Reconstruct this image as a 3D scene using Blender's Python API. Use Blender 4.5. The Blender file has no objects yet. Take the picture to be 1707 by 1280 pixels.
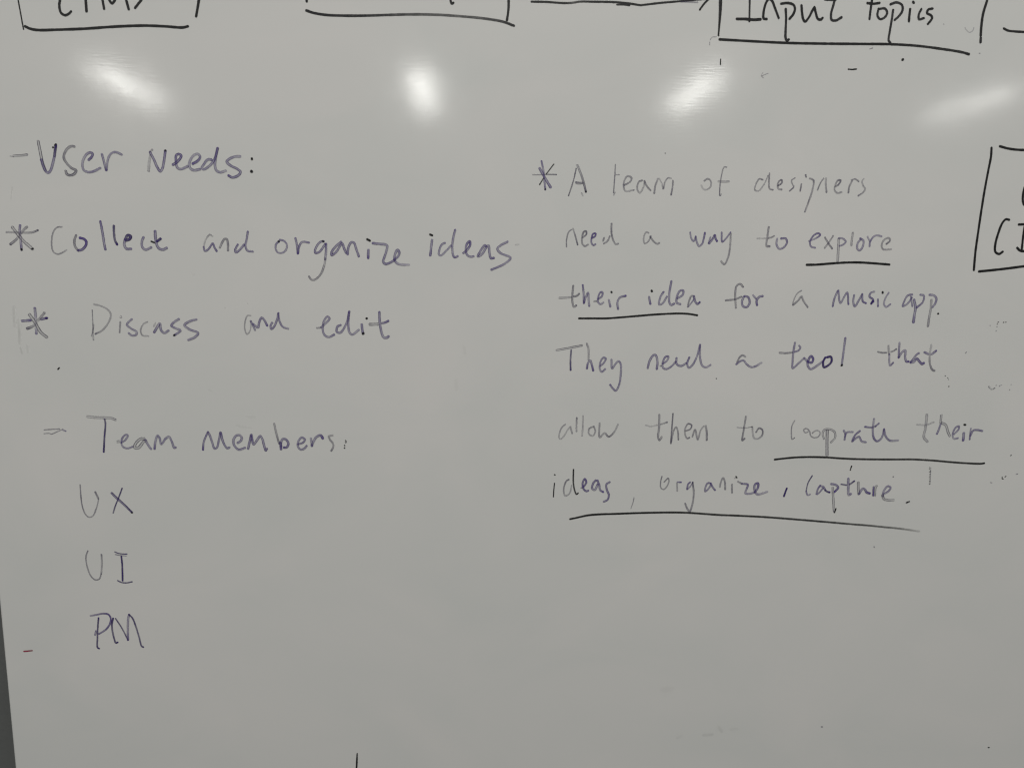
import bpy, math, random
from mathutils import Matrix, Vector

random.seed(7)
scene = bpy.context.scene
COL = scene.collection
EYE = 1.42            # height of the camera above the floor (m)
CEIL = EYE + 1.12     # height of the ceiling lamps

# ------------------------------------------------------------------ camera
cam_data = bpy.data.cameras.new('camera')
cam = bpy.data.objects.new('camera', cam_data)
COL.objects.link(cam)
cam_data.sensor_width = 36.0
cam_data.lens = 36.0 * 1290.0 / 1707.0
cam_data.clip_start = 0.01
cam_data.clip_end = 100.0
ROT = Matrix(((0.9983767, -0.0025780, -0.0568970),
              (-0.0558338, 0.1529694, -0.9866524),
              (0.0112471, 0.9882276, 0.1525771)))
cam.matrix_world = Matrix.Translation((0.0, -0.58, EYE)) @ ROT.to_4x4()
scene.camera = cam

# ------------------------------------------------------------------ world and light
world = bpy.data.worlds.new('World')
scene.world = world
world.use_nodes = True
bg = world.node_tree.nodes['Background']
bg.inputs['Color'].default_value = (0.97, 1.0, 0.97, 1)
bg.inputs['Strength'].default_value = 0.065

def ceiling_or_fill_lamp(x, y, power, length=1.1, width=0.17, tone=(1.0, 0.993, 0.945)):
    d = bpy.data.lights.new('ceiling_or_fill_lamp', 'AREA')
    d.shape = 'RECTANGLE'
    d.size = width
    d.size_y = length
    d.energy = power
    d.color = tone
    o = bpy.data.objects.new('ceiling_or_fill_lamp', d)
    o.location = (x, y, CEIL)          # area lamps shine along -Z: straight down
    COL.objects.link(o)
    return o

# the row mirrored in the board, then unseen nearer lamps added to brighten it
for x, y, length, p in ((-2.21, -4.85, 1.0, 13.5), (-0.30, -4.82, 1.15, 11.8),
                        (1.47, -4.66, 1.00, 12.5), (3.45, -4.82, 0.95, 8.0)):
    ceiling_or_fill_lamp(x, y, p, length, 0.16)
for x, p in ((-1.2, 12.9), (0.2, 16.9), (1.7, 10.0)):
    ceiling_or_fill_lamp(x, -1.20, p)

scene.view_settings.view_transform = 'Standard'
scene.view_settings.look = 'None'
scene.view_settings.exposure = 0.0
scene.view_settings.gamma = 1.0
scene.view_settings.use_curve_mapping = False

# ------------------------------------------------------------------ materials
def new_mat(name):
    m = bpy.data.materials.new(name)
    m.use_nodes = True
    nt = m.node_tree
    return m, nt, nt.nodes['Principled BSDF'], nt.links

def board_material():
    m, nt, bsdf, L = new_mat('board_enamel')
    N = nt.nodes
    tc = N.new('ShaderNodeTexCoord')
    # cloudy residue of many wipes, only a percent or two of the tone
    mp = N.new('ShaderNodeMapping'); mp.inputs['Scale'].default_value = (3.0, 1.0, 5.0)
    L.new(tc.outputs['Object'], mp.inputs['Vector'])
    n1 = N.new('ShaderNodeTexNoise'); n1.inputs['Scale'].default_value = 2.2
    n1.inputs['Detail'].default_value = 5.0; n1.inputs['Distortion'].default_value = 0.8
    L.new(mp.outputs['Vector'], n1.inputs['Vector'])
    ramp = N.new('ShaderNodeValToRGB')
    ramp.color_ramp.elements[0].position = 0.30; ramp.color_ramp.elements[0].color = (0.742, 0.744, 0.732, 1)
    ramp.color_ramp.elements[1].position = 0.70; ramp.color_ramp.elements[1].color = (0.792, 0.776, 0.764, 1)
    L.new(n1.outputs['Fac'], ramp.inputs['Fac'])
    L.new(ramp.outputs['Color'], bsdf.inputs['Base Color'])
    # roughness: slightly mottled
    n2 = N.new('ShaderNodeTexNoise'); n2.inputs['Scale'].default_value = 60.0; n2.inputs['Detail'].default_value = 6.0
    L.new(tc.outputs['Object'], n2.inputs['Vector'])
    mr = N.new('ShaderNodeMapRange')
    mr.inputs['From Min'].default_value = 0.3; mr.inputs['From Max'].default_value = 0.7
    mr.inputs['To Min'].default_value = 0.080; mr.inputs['To Max'].default_value = 0.108
    L.new(n2.outputs['Fac'], mr.inputs['Value'])
    L.new(mr.outputs['Result'], bsdf.inputs['Roughness'])
    # hairline wipe scratches plus a faint waviness of the sheet
    mp3 = N.new('ShaderNodeMapping'); mp3.inputs['Scale'].default_value = (60.0, 1.0, 900.0)
    mp3.inputs['Rotation'].default_value = (0, math.radians(6), 0)
    L.new(tc.outputs['Object'], mp3.inputs['Vector'])
    n3 = N.new('ShaderNodeTexNoise'); n3.inputs['Scale'].default_value = 1.0; n3.inputs['Detail'].default_value = 3.0
    L.new(mp3.outputs['Vector'], n3.inputs['Vector'])
    b1 = N.new('ShaderNodeBump'); b1.inputs['Strength'].default_value = 0.20; b1.inputs['Distance'].default_value = 0.00005
    L.new(n3.outputs['Fac'], b1.inputs['Height'])
    n4 = N.new('ShaderNodeTexNoise'); n4.inputs['Scale'].default_value = 22.0; n4.inputs['Detail'].default_value = 2.0
    L.new(tc.outputs['Object'], n4.inputs['Vector'])
    b2 = N.new('ShaderNodeBump'); b2.inputs['Strength'].default_value = 0.06; b2.inputs['Distance'].default_value = 0.0008
    L.new(n4.outputs['Fac'], b2.inputs['Height'])
    L.new(b1.outputs['Normal'], b2.inputs['Normal'])
    L.new(b2.outputs['Normal'], bsdf.inputs['Normal'])
    # thin haze left by the eraser gives the wide soft glow round each lamp
    bsdf.inputs['Coat Weight'].default_value = 0.22
    bsdf.inputs['Coat Roughness'].default_value = 0.24
    return m

def wall_material():
    m, nt, bsdf, L = new_mat('wall_paint')
    N = nt.nodes
    tc = N.new('ShaderNodeTexCoord')
    n1 = N.new('ShaderNodeTexNoise'); n1.inputs['Scale'].default_value = 14.0; n1.inputs['Detail'].default_value = 6.0
    L.new(tc.outputs['Object'], n1.inputs['Vector'])
    ramp = N.new('ShaderNodeValToRGB')
    ramp.color_ramp.elements[0].position = 0.3; ramp.color_ramp.elements[0].color = (0.132, 0.138, 0.137, 1)
    ramp.color_ramp.elements[1].position = 0.7; ramp.color_ramp.elements[1].color = (0.156, 0.161, 0.159, 1)
    L.new(n1.outputs['Fac'], ramp.inputs['Fac'])
    L.new(ramp.outputs['Color'], bsdf.inputs['Base Color'])
    n2 = N.new('ShaderNodeTexNoise'); n2.inputs['Scale'].default_value = 220.0
    L.new(tc.outputs['Object'], n2.inputs['Vector'])
    b = N.new('ShaderNodeBump'); b.inputs['Strength'].default_value = 0.2; b.inputs['Distance'].default_value = 0.001
    L.new(n2.outputs['Fac'], b.inputs['Height'])
    L.new(b.outputs['Normal'], bsdf.inputs['Normal'])
    bsdf.inputs['Roughness'].default_value = 0.6
    return m

def ink_material():
    """Dry-wipe ink film: how much ink is left comes from the mesh attributes
    (edges of a stroke keep more ink than its middle), broken up by noise."""
    m, nt, bsdf, L = new_mat('marker_ink')
    N = nt.nodes
    def attr(n):
        a = N.new('ShaderNodeAttribute'); a.attribute_name = n; return a
    def math_(op, a, b=None, c=None, clamp=False):
        k = N.new('ShaderNodeMath'); k.operation = op; k.use_clamp = clamp
        for i, q in enumerate((a, b, c)):
            if q is None: continue
            if isinstance(q, (int, float)): k.inputs[i].default_value = q
            else: L.new(q, k.inputs[i])
        return k.outputs[0]
    cross = attr('cross').outputs['Fac']
    film = N.new('ShaderNodeSeparateColor'); L.new(attr('film').outputs['Color'], film.inputs['Color'])
    hue = attr('hue').outputs['Color']
    fill, e_l, e_r = film.outputs[0], film.outputs[1], film.outputs[2]
    side = math_('MULTIPLY_ADD', cross, 0.5, 0.5)
    edge = math_('ADD', math_('MULTIPLY', e_l, math_('SUBTRACT', 1.0, side)), math_('MULTIPLY', e_r, side))
    v = math_('ABSOLUTE', cross)
    mr = N.new('ShaderNodeMapRange'); mr.interpolation_type = 'SMOOTHSTEP'
    mr.inputs['From Min'].default_value = 0.25; mr.inputs['From Max'].default_value = 0.70
    L.new(v, mr.inputs['Value'])
    mix = N.new('ShaderNodeMix'); mix.data_type = 'FLOAT'
    L.new(mr.outputs['Result'], mix.inputs[0]); L.new(fill, mix.inputs[2]); L.new(edge, mix.inputs[3])
    out = N.new('ShaderNodeMapRange'); out.interpolation_type = 'SMOOTHSTEP'
    out.inputs['From Min'].default_value = 0.86; out.inputs['From Max'].default_value = 1.0
    out.inputs['To Min'].default_value = 1.0; out.inputs['To Max'].default_value = 0.0
    L.new(v, out.inputs['Value'])
    tc = N.new('ShaderNodeTexCoord')
    n1 = N.new('ShaderNodeTexNoise'); n1.inputs['Scale'].default_value = 700.0; n1.inputs['Detail'].default_value = 3.0
    L.new(tc.outputs['Object'], n1.inputs['Vector'])
    n2 = N.new('ShaderNodeTexNoise'); n2.inputs['Scale'].default_value = 160.0; n2.inputs['Detail'].default_value = 2.0
    L.new(tc.outputs['Object'], n2.inputs['Vector'])
    g = math_('ADD', math_('MULTIPLY', n1.outputs['Fac'], 1.1), math_('MULTIPLY', n2.outputs['Fac'], 0.8))
    grain = math_('SUBTRACT', g, 0.95)                       # about -0.4 .. 0.4
    a = math_('MULTIPLY', mix.outputs[0], out.outputs['Result'])
    # ink breaks up where the film is thin, not where it is fresh
    amp = math_('SUBTRACT', 1.15, mix.outputs[0], clamp=True)
    a = math_('MULTIPLY', a, math_('MULTIPLY_ADD', math_('MULTIPLY', grain, amp), 1.0, 1.0), clamp=True)
    L.new(a, bsdf.inputs['Alpha'])
    # a thin film looks paler and more violet, the piled-up rims darker
    tone = N.new('ShaderNodeMapRange')
    tone.inputs['To Min'].default_value = 1.35; tone.inputs['To Max'].default_value = 0.62
    L.new(mr.outputs['Result'], tone.inputs['Value'])
    sc = N.new('ShaderNodeVectorMath'); sc.operation = 'SCALE'
    L.new(hue, sc.inputs[0]); L.new(tone.outputs['Result'], sc.inputs['Scale'])
    L.new(sc.outputs['Vector'], bsdf.inputs['Base Color'])
    bsdf.inputs['Roughness'].default_value = 0.42
    bsdf.inputs['Specular IOR Level'].default_value = 0.35
    return m

M_BOARD, M_WALL, M_INK = board_material(), wall_material(), ink_material()

# ------------------------------------------------------------------ helpers
def link_mesh(name, verts, faces, mat, parent=None):
    me = bpy.data.meshes.new(name)
    me.from_pydata(verts, [], faces)
    me.update()
    me.materials.append(mat)
    o = bpy.data.objects.new(name, me)
    COL.objects.link(o)
    if parent:
        o.parent = parent
    return o

def rounded_box(x0, x1, y0, y1, z0, z1, r, seg=4):
    """A box whose edges round over towards the front (y0) face."""
    rings = []
    prof = [(0.0, y1)] + [(r * (1 - math.cos(a)), y0 + r * (1 - math.sin(a)))
                          for a in [math.pi / 2 * k / seg for k in range(seg + 1)]]
    verts, faces = [], []
    for inset, y in prof:
        rings.append([len(verts) + k for k in range(4)])
        verts += [(x0 + inset, y, z0 + inset), (x1 - inset, y, z0 + inset),
                  (x1 - inset, y, z1 - inset), (x0 + inset, y, z1 - inset)]
    for a, b in zip(rings, rings[1:]):
        for k in range(4):
            faces.append((a[k], a[(k + 1) % 4], b[(k + 1) % 4], b[k]))
    faces.append(tuple(rings[-1]))
    faces.append(tuple(reversed(rings[0])))
    return verts, faces

# ------------------------------------------------------------------ wall and whiteboard
wv, wf = rounded_box(-4.0, 5.0, 0.10, 0.22, 0.0, CEIL + 0.05, 0.004)
wall = link_mesh('wall', wv, wf, M_WALL)
wall['kind'] = 'structure'

board = bpy.data.objects.new('whiteboard', None)
board.location = (0.0, 0.0, EYE)
COL.objects.link(board)
board['label'] = 'glossy white dry erase board covered in faded purple and black handwritten notes'
board['category'] = 'whiteboard'
pv, pf = rounded_box(-0.3572, 1.48, 0.0, 0.022, -0.82, 0.40, 0.0015)
link_mesh('writing_panel', pv, pf, M_BOARD, board)

# ------------------------------------------------------------------ handwriting
# Every entry is one word or mark: (part name, label, strokes). A stroke is
# "pen width_mm x,z[,pressure] ..." in millimetres on the board.
INK = [
 ('drawn_box', 'black marker box around a bracketed word, its bottom edge slightly wavy', [
  'b 1.02 -307.8,183.2 -307.1,174.6 -306.1,164.8 -305.1,155.5',
  'b 1.91 -304.0,157.5 -300.6,156.0 -295.6,155.3 -283.7,155.8 -264.5,157.0 -244.0,158.9 -224.6,160.1 -209.8,160.0 -197.9,159.6 -194.4,160.5',
  'b 1.91 -184.3,186.9 -186.1,178.1 -187.3,172.6 -188.6,167.0',
 ]),
 ('handwritten_word', 'black bracketed word cut off by the top of the photo', [
  'b 1.81 -277.1,180.9 -279.3,175.4 -280.1,171.0 -279.3,166.9 -276.8,165.4 -274.2,166.4 -272.5,168.0',
  'b 1.89 -261.7,182.4 -262.2,175.9 -262.2,168.2',
  'b 1.82 -251.5,182.7 -251.0,176.2 -250.3,170.2',
  'b 1.74 -247.2,179.6 -246.3,175.8 -244.8,174.0 -242.6,176.4 -240.3,181.9',
  'b 1.82 -236.8,183.1 -235.2,176.7 -233.8,170.4',
  'b 1.82 -223.4,181.4 -225.0,176.9 -227.2,174.2 -229.5,171.4',
 ]),
 ('drawn_box', 'black marker box with a bowed grey bottom edge', [
  'b 1.77 -113.3,186.8 -113.0,182.4 -112.6,178.9',
  'k 1.88 -113.2,173.1,1.15 -108.4,171.7,1.1 -100.3,170.6,1.05 -88.6,170.4 -73.4,170.8,0.95 -55.8,171.8,0.85 -39.3,172.6,0.75 -20.4,172.8,0.72 -6.2,172.3,0.7 9.2,171.4,0.75 23.6,169.6,0.85 32.0,167.0,1.1',
  'b 1.89 27.6,193.2 28.0,179.8 27.5,174.2 26.9,170.5',
 ]),
 ('handwritten_word', 'tail of a black letter inside the second box', [
  'b 1.80 -12.7,188.7 -12.7,181.8 -11.9,180.4 -10.8,181.1',
 ]),
 ('drawn_arrow', 'long black marker arrow pointing to the right hand box', [
  'b 1.57 44.1,183.4 54.6,183.5 66.6,183.1 72.7,183.4,0.7 78.6,184.4,0.75 87.1,184.6 100.4,184.8 111.3,184.4 119.8,183.5 122.5,183.2',
  'b 1.08 105.0,183.1 110.1,183.2 114.3,182.8',
  'b 1.51 122.5,183.3 135.5,185.1 148.9,186.6 162.9,188.2 172.0,189.2',
  'g 1.09 151.3,186.4 157.4,186.4 163.3,186.4',
  'b 1.51 173.1,190.7 167.9,185.5 165.0,181.4',
 ]),
 ('drawn_box', 'black marker box around the words about topics', [
  'k 1.26 178.8,194.9 179.5,177.4 179.6,164.3',
  'b 1.35 180.2,194.9 180.4,181.2 179.7,168.6 179.4,164.6',
  'b 1.90 180.3,161.8 199.1,161.3 229.3,160.7 256.8,160.9 284.4,161.4 306.6,161.8 326.2,161.3,0.9 346.0,159.6,0.88 361.6,157.7,0.9 367.4,156.4',
  'b 2.00 377.4,202.0 377.1,194.4 375.0,184.1 374.7,173.9 374.9,169.4',
  'k 2.01 375.1,168.1 375.3,164.9',
 ]),
 ('handwritten_word', 'black handwritten word Input', [
  'k 1.52 200.7,194.3 201.2,184.3 201.6,174.5',
  'b 2.03 192.2,176.0 198.3,176.1 204.4,175.8 209.8,176.2',
  'b 1.86 214.3,176.5 212.0,176.8 211.6,180.8 213.2,187.8 215.1,190.1 217.2,189.1 219.8,184.2 223.0,177.4',
  'k 1.88 227.7,183.8 228.4,177.5 228.6,169.9 229.0,163.9 230.1,162.3 231.4,163.1',
  'b 1.87 224.1,187.2 228.8,187.8 233.2,186.7 234.5,184.0 233.4,180.2 230.9,177.1',
  'b 1.87 239.1,186.6 239.9,181.6 241.1,177.2 242.6,175.6 245.2,178.6 247.2,182.8 248.8,185.6',
  'b 1.87 248.8,185.6 250.0,181.9 251.9,177.7 254.2,177.3 255.4,178.5',
  'k 1.88 263.9,194.2 262.9,188.6 261.4,181.0 262.1,177.4 265.2,177.0 269.4,179.3',
  'b 1.87 256.1,191.1 260.0,191.0 264.1,191.2',
 ]),
 ('handwritten_word', 'black handwritten word topics', [
  'k 1.88 291.3,194.4 290.6,186.8 290.2,178.6',
  'b 1.88 287.6,189.5 291.7,189.1 296.8,189.8',
  'k 1.80 296.4,186.0 295.9,181.3 298.2,178.8 301.5,180.2 303.0,183.4 301.0,186.1 296.9,185.7',
  'k 1.81 307.3,185.4 306.8,178.4 306.1,170.8 305.8,164.4 307.4,162.6',
  'k 1.80 304.9,189.1 309.6,190.5 313.6,188.8 314.2,185.0 311.8,181.1 309.0,178.5',
  'b 1.81 319.9,186.4 319.8,177.8',
  'b 1.89 321.6,191.3 322.3,190.6',
  'k 1.81 328.3,186.6 326.7,182.8 327.2,179.6 330.8,180.4',
  'b 1.81 336.7,187.1 333.6,186.4 332.8,184.0 336.0,182.4 336.9,180.5 334.1,176.4',
 ]),
 ('dash', 'short black dash at the right end of the top row', [
  'b 1.75 391.8,175.0 395.2,173.6 400.9,173.1 409.4,173.0 423.6,173.7',
 ]),
 ('dash', 'small black dash under the topics box', [
  'b 1.04 277.1,143.7 280.3,143.6 283.4,144.0',
 ]),
 ('ink_dot', 'round black dot under the topics box', [
  'b 2.00 317.3,151.2 317.8,151.6',
 ]),
 ('ink_speck', 'faint grey speck near the topics box', [
  'g 0.69 292.2,158.1 294.3,158.8',
 ]),
 ('ink_speck', 'faint grey speck near the topics box', [
  'g 0.70 375.1,157.2 375.7,157.2',
 ]),
 ('ink_speck', 'faint grey speck near the topics box', [
  'g 0.52 345.9,176.8 346.4,176.5',
 ]),
 ('ink_speck', 'faint grey speck near the topics box', [
  'l 0.61 362.4,174.8 363.1,173.6 366.1,171.6 368.5,172.7 369.1,174.8',
 ]),
 ('ink_speck', 'faint grey speck near the topics box', [
  'g 0.47 178.0,163.5 175.2,163.2 173.7,161.6',
 ]),
 ('ink_speck', 'faint grey speck near the topics box', [
  'g 0.59 173.4,159.7 173.4,157.8',
 ]),
 ('ink_speck', 'faint grey speck near the topics box', [
  'l 0.42 173.7,161.6 173.3,159.3',
 ]),
 ('ink_mark', 'short black vertical tick beside the third bright reflection', [
  'b 0.94 182.0,148.3 182.0,144.5',
 ]),
 ('ink_mark', 'tiny grey arrow scratch', [
  'g 0.43 213.7,139.8 212.7,137.7 214.2,136.1',
  'g 0.43 213.1,137.5 215.5,138.6 217.6,139.4',
 ]),
 ('dash', 'faded bullet dash before the user needs heading', [
  'h 1.47 -318.9,71.3,0.7 -316.6,71.5 -313.1,71.7 -309.5,72.3,1.3',
  'g 0.49 -321.3,71.1 -320.1,70.9 -318.7,70.5',
 ]),
 ('handwritten_word', 'faded purple word User', [
  'h 1.89 -301.3,81.5 -300.7,76.5 -300.0,70.8 -299.0,65.0 -297.9,61.6',
  'p 1.89 -300.1,69.1 -299.1,64.5 -297.6,61.0 -296.2,60.1 -294.4,61.7 -292.6,66.3 -291.0,71.5 -290.2,75.6 -289.4,79.6',
  'q 1.72 -289.3,79.6 -289.8,76.7,0.8 -290.5,73.8,0.5 -291.0,71.5,0.25',
  'b 1.31 -291.6,77.5 -291.3,77.7',
  'b 1.06 -290.3,79.0 -289.1,79.9',
  'g 1.73 -276.7,78.3 -278.7,78.6 -281.7,76.9 -284.0,73.4 -284.6,70.5 -283.0,67.1 -279.8,63.7,1.1 -276.8,62.0,1.3 -278.4,59.6,1.2 -281.3,58.7,1.5 -283.3,59.4,1.3 -284.0,61.8',
  'p 1.73 -267.8,69.4,1.3 -265.7,71.4,1.4 -264.7,73.5,1.4 -266.0,74.6,1.2 -268.7,73.4 -271.6,69.0,0.8 -272.3,64.9,0.9 -271.2,62.1 -267.8,61.1 -264.3,61.9 -260.1,64.1',
  'p 1.57 -258.3,73.6 -257.4,69.3 -256.1,62.6',
  'p 1.57 -256.0,62.6,1.4 -255.2,67.0 -253.8,71.6 -251.3,74.6 -248.3,75.1 -244.7,73.5',
 ]),
 ('ink_mark', 'very faint streak left under the user needs heading', [
  's 1.07 -321.5,49.9 -322.3,46.1 -323.1,41.5',
 ]),
 ('handwritten_word', 'faded purple word Needs with a dark colon', [
  'l 1.82 -225.0,73.6 -226.1,68.7 -226.8,62.6',
  'p 1.74 -225.1,75.6 -222.7,70.5 -220.7,65.3 -218.8,62.5,1.1 -217.3,64.2 -215.8,69.5,1.1 -214.4,76.9,1.3',
  'k 1.41 -214.5,76.7 -214.4,77.1',
  'l 1.41 -225.3,75.8 -223.4,77.3',
  'p 1.75 -209.8,67.2,1.3 -207.0,69.0 -204.2,72.0,1.4 -203.6,73.7,1.5 -205.3,74.6,1.3 -207.1,73.7,1.2 -207.4,70.2 -207.1,66.1 -205.5,64.4 -203.2,64.6 -199.5,66.4',
  'p 1.83 -195.9,68.1,1.4 -192.3,70.2,1.3 -190.5,72.8,1.4 -191.5,74.7 -194.1,74.5,0.8 -196.9,71.5,0.8 -198.3,68.0,0.9 -197.8,65.1 -195.6,63.7 -191.1,64.4',
  'p 1.75 -182.6,71.2 -185.2,71.2 -188.3,67.6 -189.7,65.3 -188.5,64.4 -184.8,66.5 -181.4,70.1 -179.2,74.8 -177.9,79.4',
  'p 1.75 -178.1,79.1 -179.8,71.9 -180.4,67.2 -179.4,63.7 -176.8,62.6 -172.9,63.8,0.7',
  'p 1.76 -162.4,73.8,0.7 -166.2,73.6,0.8 -170.5,71.7 -172.0,70.0 -169.5,67.4 -164.8,65.1 -162.7,63.1 -164.4,60.7 -168.6,59.2,1.3 -171.2,60.5,1.4',
  'b 1.76 -154.3,72.6 -154.3,72.0',
  'k 2.27 -155.1,63.7 -154.7,63.5',
 ]),
 ('asterisk', 'hollow faded asterisk before Collect', [
  'g 1.34 -328.2,18.6,0.6 -323.2,18.5,0.6 -315.9,18.4,0.7 -310.1,18.8 -306.3,20.3,1.4',
  'p 1.67 -318.3,23.6 -318.9,20.3,0.8 -318.8,15.9,0.4 -318.8,12.2,0.7 -318.7,6.2,1.3',
  'g 1.67 -313.6,22.6 -316.9,19.6,0.8 -319.6,16.6,0.4 -321.8,13.6,0.9 -326.1,10.2,1.3',
  'h 2.09 -323.7,22.1 -321.0,18.1 -317.1,12.9 -310.9,6.9',
  'k 1.26 -311.5,7.1 -310.6,7.4',
  'k 1.68 -318.8,6.8 -318.6,6.4',
 ]),
 ('handwritten_word', 'faded purple word Collect', [
  'g 1.01 -289.5,22.8,0.7 -292.7,22.5 -295.4,19.9,0.9 -297.1,14.7 -297.6,8.7 -296.6,5.0 -294.1,3.6,1.1 -290.7,4.7 -287.5,6.6,0.7',
  'g 1.68 -280.1,17.1 -281.6,13.4 -281.4,9.3 -279.5,6.3',
  'p 1.77 -279.5,6.3,1.2 -276.6,7.1,1.4 -273.8,10.2,1.6 -273.4,12.8,1.9 -275.0,14.6,2.2 -277.7,15.3,2.3',
  'p 1.69 -262.6,27.1,1.4 -261.7,20.3,1.1 -261.1,12.9 -260.4,7.3,1.2',
  'q 1.77 -253.4,24.2,0.8 -253.6,19.0,0.7 -253.2,13.8,0.65 -251.9,10.9,1',
  'q 2.11 -245.6,13.9,0.7 -242.9,15.0 -242.1,16.9 -244.1,17.5 -246.1,14.6,0.7',
  'p 1.78 -246.1,14.6,1.2 -246.9,10.9 -245.6,8.0 -242.3,7.9',
  'p 1.78 -233.1,16.3 -234.4,13.3 -234.4,9.5 -232.3,7.5 -228.1,9.2',
  'p 1.87 -224.7,20.8 -224.7,16.4 -224.3,11.9 -222.6,8.5 -219.7,7.8 -217.2,9.0',
  'k 1.19 -227.9,13.5 -225.7,12.6',
  'q 1.78 -223.8,13.5 -221.1,15.5',
 ]),
 ('handwritten_word', 'faded purple word and in the collect line', [
  'l 1.11 -184.4,17.5 -186.2,18.8,1.5 -189.3,15.3 -191.1,10.1',
  'p 1.37 -191.1,10.1 -190.3,7.1 -188.2,8.0 -186.2,10.5 -184.5,12.6 -183.3,9.4,1.4 -181.9,7.0,1.6',
  'g 1.54 -179.7,9.5 -177.9,13.2 -175.9,15.9 -174.4,15.7 -173.8,12.5 -173.9,7.6',
  'p 1.54 -166.7,12.0,1.3 -168.7,8.2,1.3 -168.4,6.4 -165.3,8.5 -162.3,12.1',
  'p 1.54 -159.2,21.4,1.5 -160.3,15.7,1.2 -161.3,11.2 -160.1,7.8 -156.2,7.1',
 ]),
 ('handwritten_word', 'faded purple word organize in the collect line', [
  'p 1.38 -137.2,14.5,1.6 -139.2,13.0,1.2 -139.8,9.2 -138.3,6.6 -135.2,6.4 -132.5,8.5 -131.7,12.3 -133.5,14.9 -136.8,15.8',
  'k 1.29 -137.8,14.7 -137.2,14.5',
  'p 1.55 -125.5,17.1 -124.5,12.4 -124.1,6.0',
  'p 1.55 -123.9,6.2,1.5 -123.1,10.9,1.3 -120.6,14.3 -115.7,14.0',
  'p 1.55 -105.1,15.1,1.2 -107.7,14.5 -111.3,9.5 -111.4,6.7,1.3 -108.7,7.3,1.1 -105.5,11.1 -104.0,13.3',
  'k 1.12 -106.2,15.3 -105.0,14.8',
  'p 1.64 -103.5,13.4 -103.7,7.4 -104.4,2.0,0.8',
  'g 1.48 -104.2,2.8,0.8 -105.1,-1.8,0.8 -108.0,-8.7,0.9 -112.3,-12.7 -114.9,-12.6 -116.5,-10.3',
  'p 1.65 -92.5,14.9 -96.0,12.0 -99.6,7.4,1.2 -99.6,5.3,1.3 -96.5,7.4 -91.8,13.7 -90.7,10.6 -89.1,6.9',
  'p 1.65 -88.1,6.0,1.2 -87.3,11.4,1.2 -85.3,14.6 -83.4,14.4 -81.8,9.9 -80.0,4.6',
  'b 1.65 -73.8,17.0 -71.7,15.9',
  'p 1.91 -72.9,9.4 -73.2,3.5,1.5',
  'p 1.74 -69.8,14.2,1.2 -64.8,13.8 -59.5,12.8 -59.9,8.7 -61.5,4.1 -62.3,1.0 -60.8,-0.7 -57.3,0.3 -54.2,2.2',
  'p 1.75 -54.2,2.6 -51.5,4.9 -50.5,8.0,1.2 -51.8,9.5,1.2 -53.6,6.4 -54.1,3.0 -52.3,-0.0 -48.9,-1.0,0.9 -43.5,-1.1,0.5',
 ]),
 ('handwritten_word', 'faded purple word ideas ending the collect line', [
  'b 1.57 -28.1,21.0 -26.3,20.3',
  'p 1.75 -26.5,17.2 -27.2,12.1 -27.9,5.8,1.4',
  'p 1.49 -17.0,15.1 -19.5,13.7 -21.6,6.8 -20.2,5.9 -16.4,9.2 -12.6,13.2',
  'p 1.66 -9.6,24.5 -11.2,17.7 -11.7,11.5 -10.9,5.8 -9.8,4.7,1.2 -7.7,5.6',
  'p 1.67 -3.6,7.8 -0.9,10.0 1.4,14.0,1.3 1.1,16.4,1.4 -0.9,14.7,1.2 -1.8,10.1 -0.9,6.7 1.5,5.2 4.0,5.6',
  'p 1.67 13.1,12.8 12.3,13.8 8.5,8.7 7.1,5.6 10.0,7.2 13.9,13.0 15.0,13.4 15.6,8.8 16.8,4.4,1.3 19.0,4.6,1.3',
  'p 1.68 29.0,16.5,0.9 24.0,13.9 21.5,11.2 24.0,8.1 31.3,4.8,1.1 27.2,0.6 17.1,-4.1,1.2',
  'l 1.06 34.9,14.4,0.6 37.4,14.6,0.6',
 ]),
 ('asterisk', 'faded asterisk before Discuss', [
  'p 1.89 -322.6,-44.4 -316.6,-43.9',
  'p 1.80 -309.1,-43.1 -305.0,-42.2,1.4',
  'q 1.80 -305.5,-42.2 -304.8,-42.1',
  'p 1.89 -312.9,-35.1 -312.8,-40.1,0.9 -312.9,-43.9,0.4 -313.1,-48.5,0.4 -313.3,-53.5,1.2',
  'g 1.80 -306.4,-38.4 -310.0,-42.5,0.9 -312.7,-45.4,0.3 -315.1,-48.0,0.8 -319.5,-49.9,1.4',
  'h 2.23 -317.0,-39.7 -313.7,-45.1 -310.2,-52.3 -306.1,-56.1',
 ]),
 ('handwritten_word', 'faint word Discuss with a pale thin D', [
  'g 0.69 -272.6,-36.0 -272.8,-43.6 -273.2,-51.3 -274.5,-55.2',
  'l 1.12 -272.5,-46.7 -273.3,-52.8 -273.2,-57.9',
  'g 1.29 -271.2,-32.0,0.7 -266.1,-33.2,0.7 -261.1,-36.3,0.7 -259.7,-39.7,0.75 -261.7,-45.1,0.7 -266.6,-50.9,0.9 -271.6,-53.5,1.3',
  'g 1.21 -253.3,-44.6 -254.3,-52.3',
  'g 0.52 -253.1,-40.2 -252.4,-40.2 -252.0,-41.0 -252.6,-41.8 -253.4,-41.3',
  'p 1.48 -245.0,-42.5 -248.7,-46.5 -246.2,-49.2 -242.1,-51.9 -242.7,-54.0,1.2 -245.8,-54.4 -247.8,-52.7',
  'g 1.04 -233.9,-44.5,0.8 -237.0,-46.1,0.8 -239.1,-50.3 -238.2,-54.2,0.9 -233.8,-54.8,0.7',
  'l 1.04 -228.4,-45.2 -229.6,-47.9',
  'p 1.74 -229.6,-52.0 -227.5,-48.7 -225.2,-45.6 -224.6,-50.2 -222.5,-52.5 -219.2,-50.6',
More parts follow.
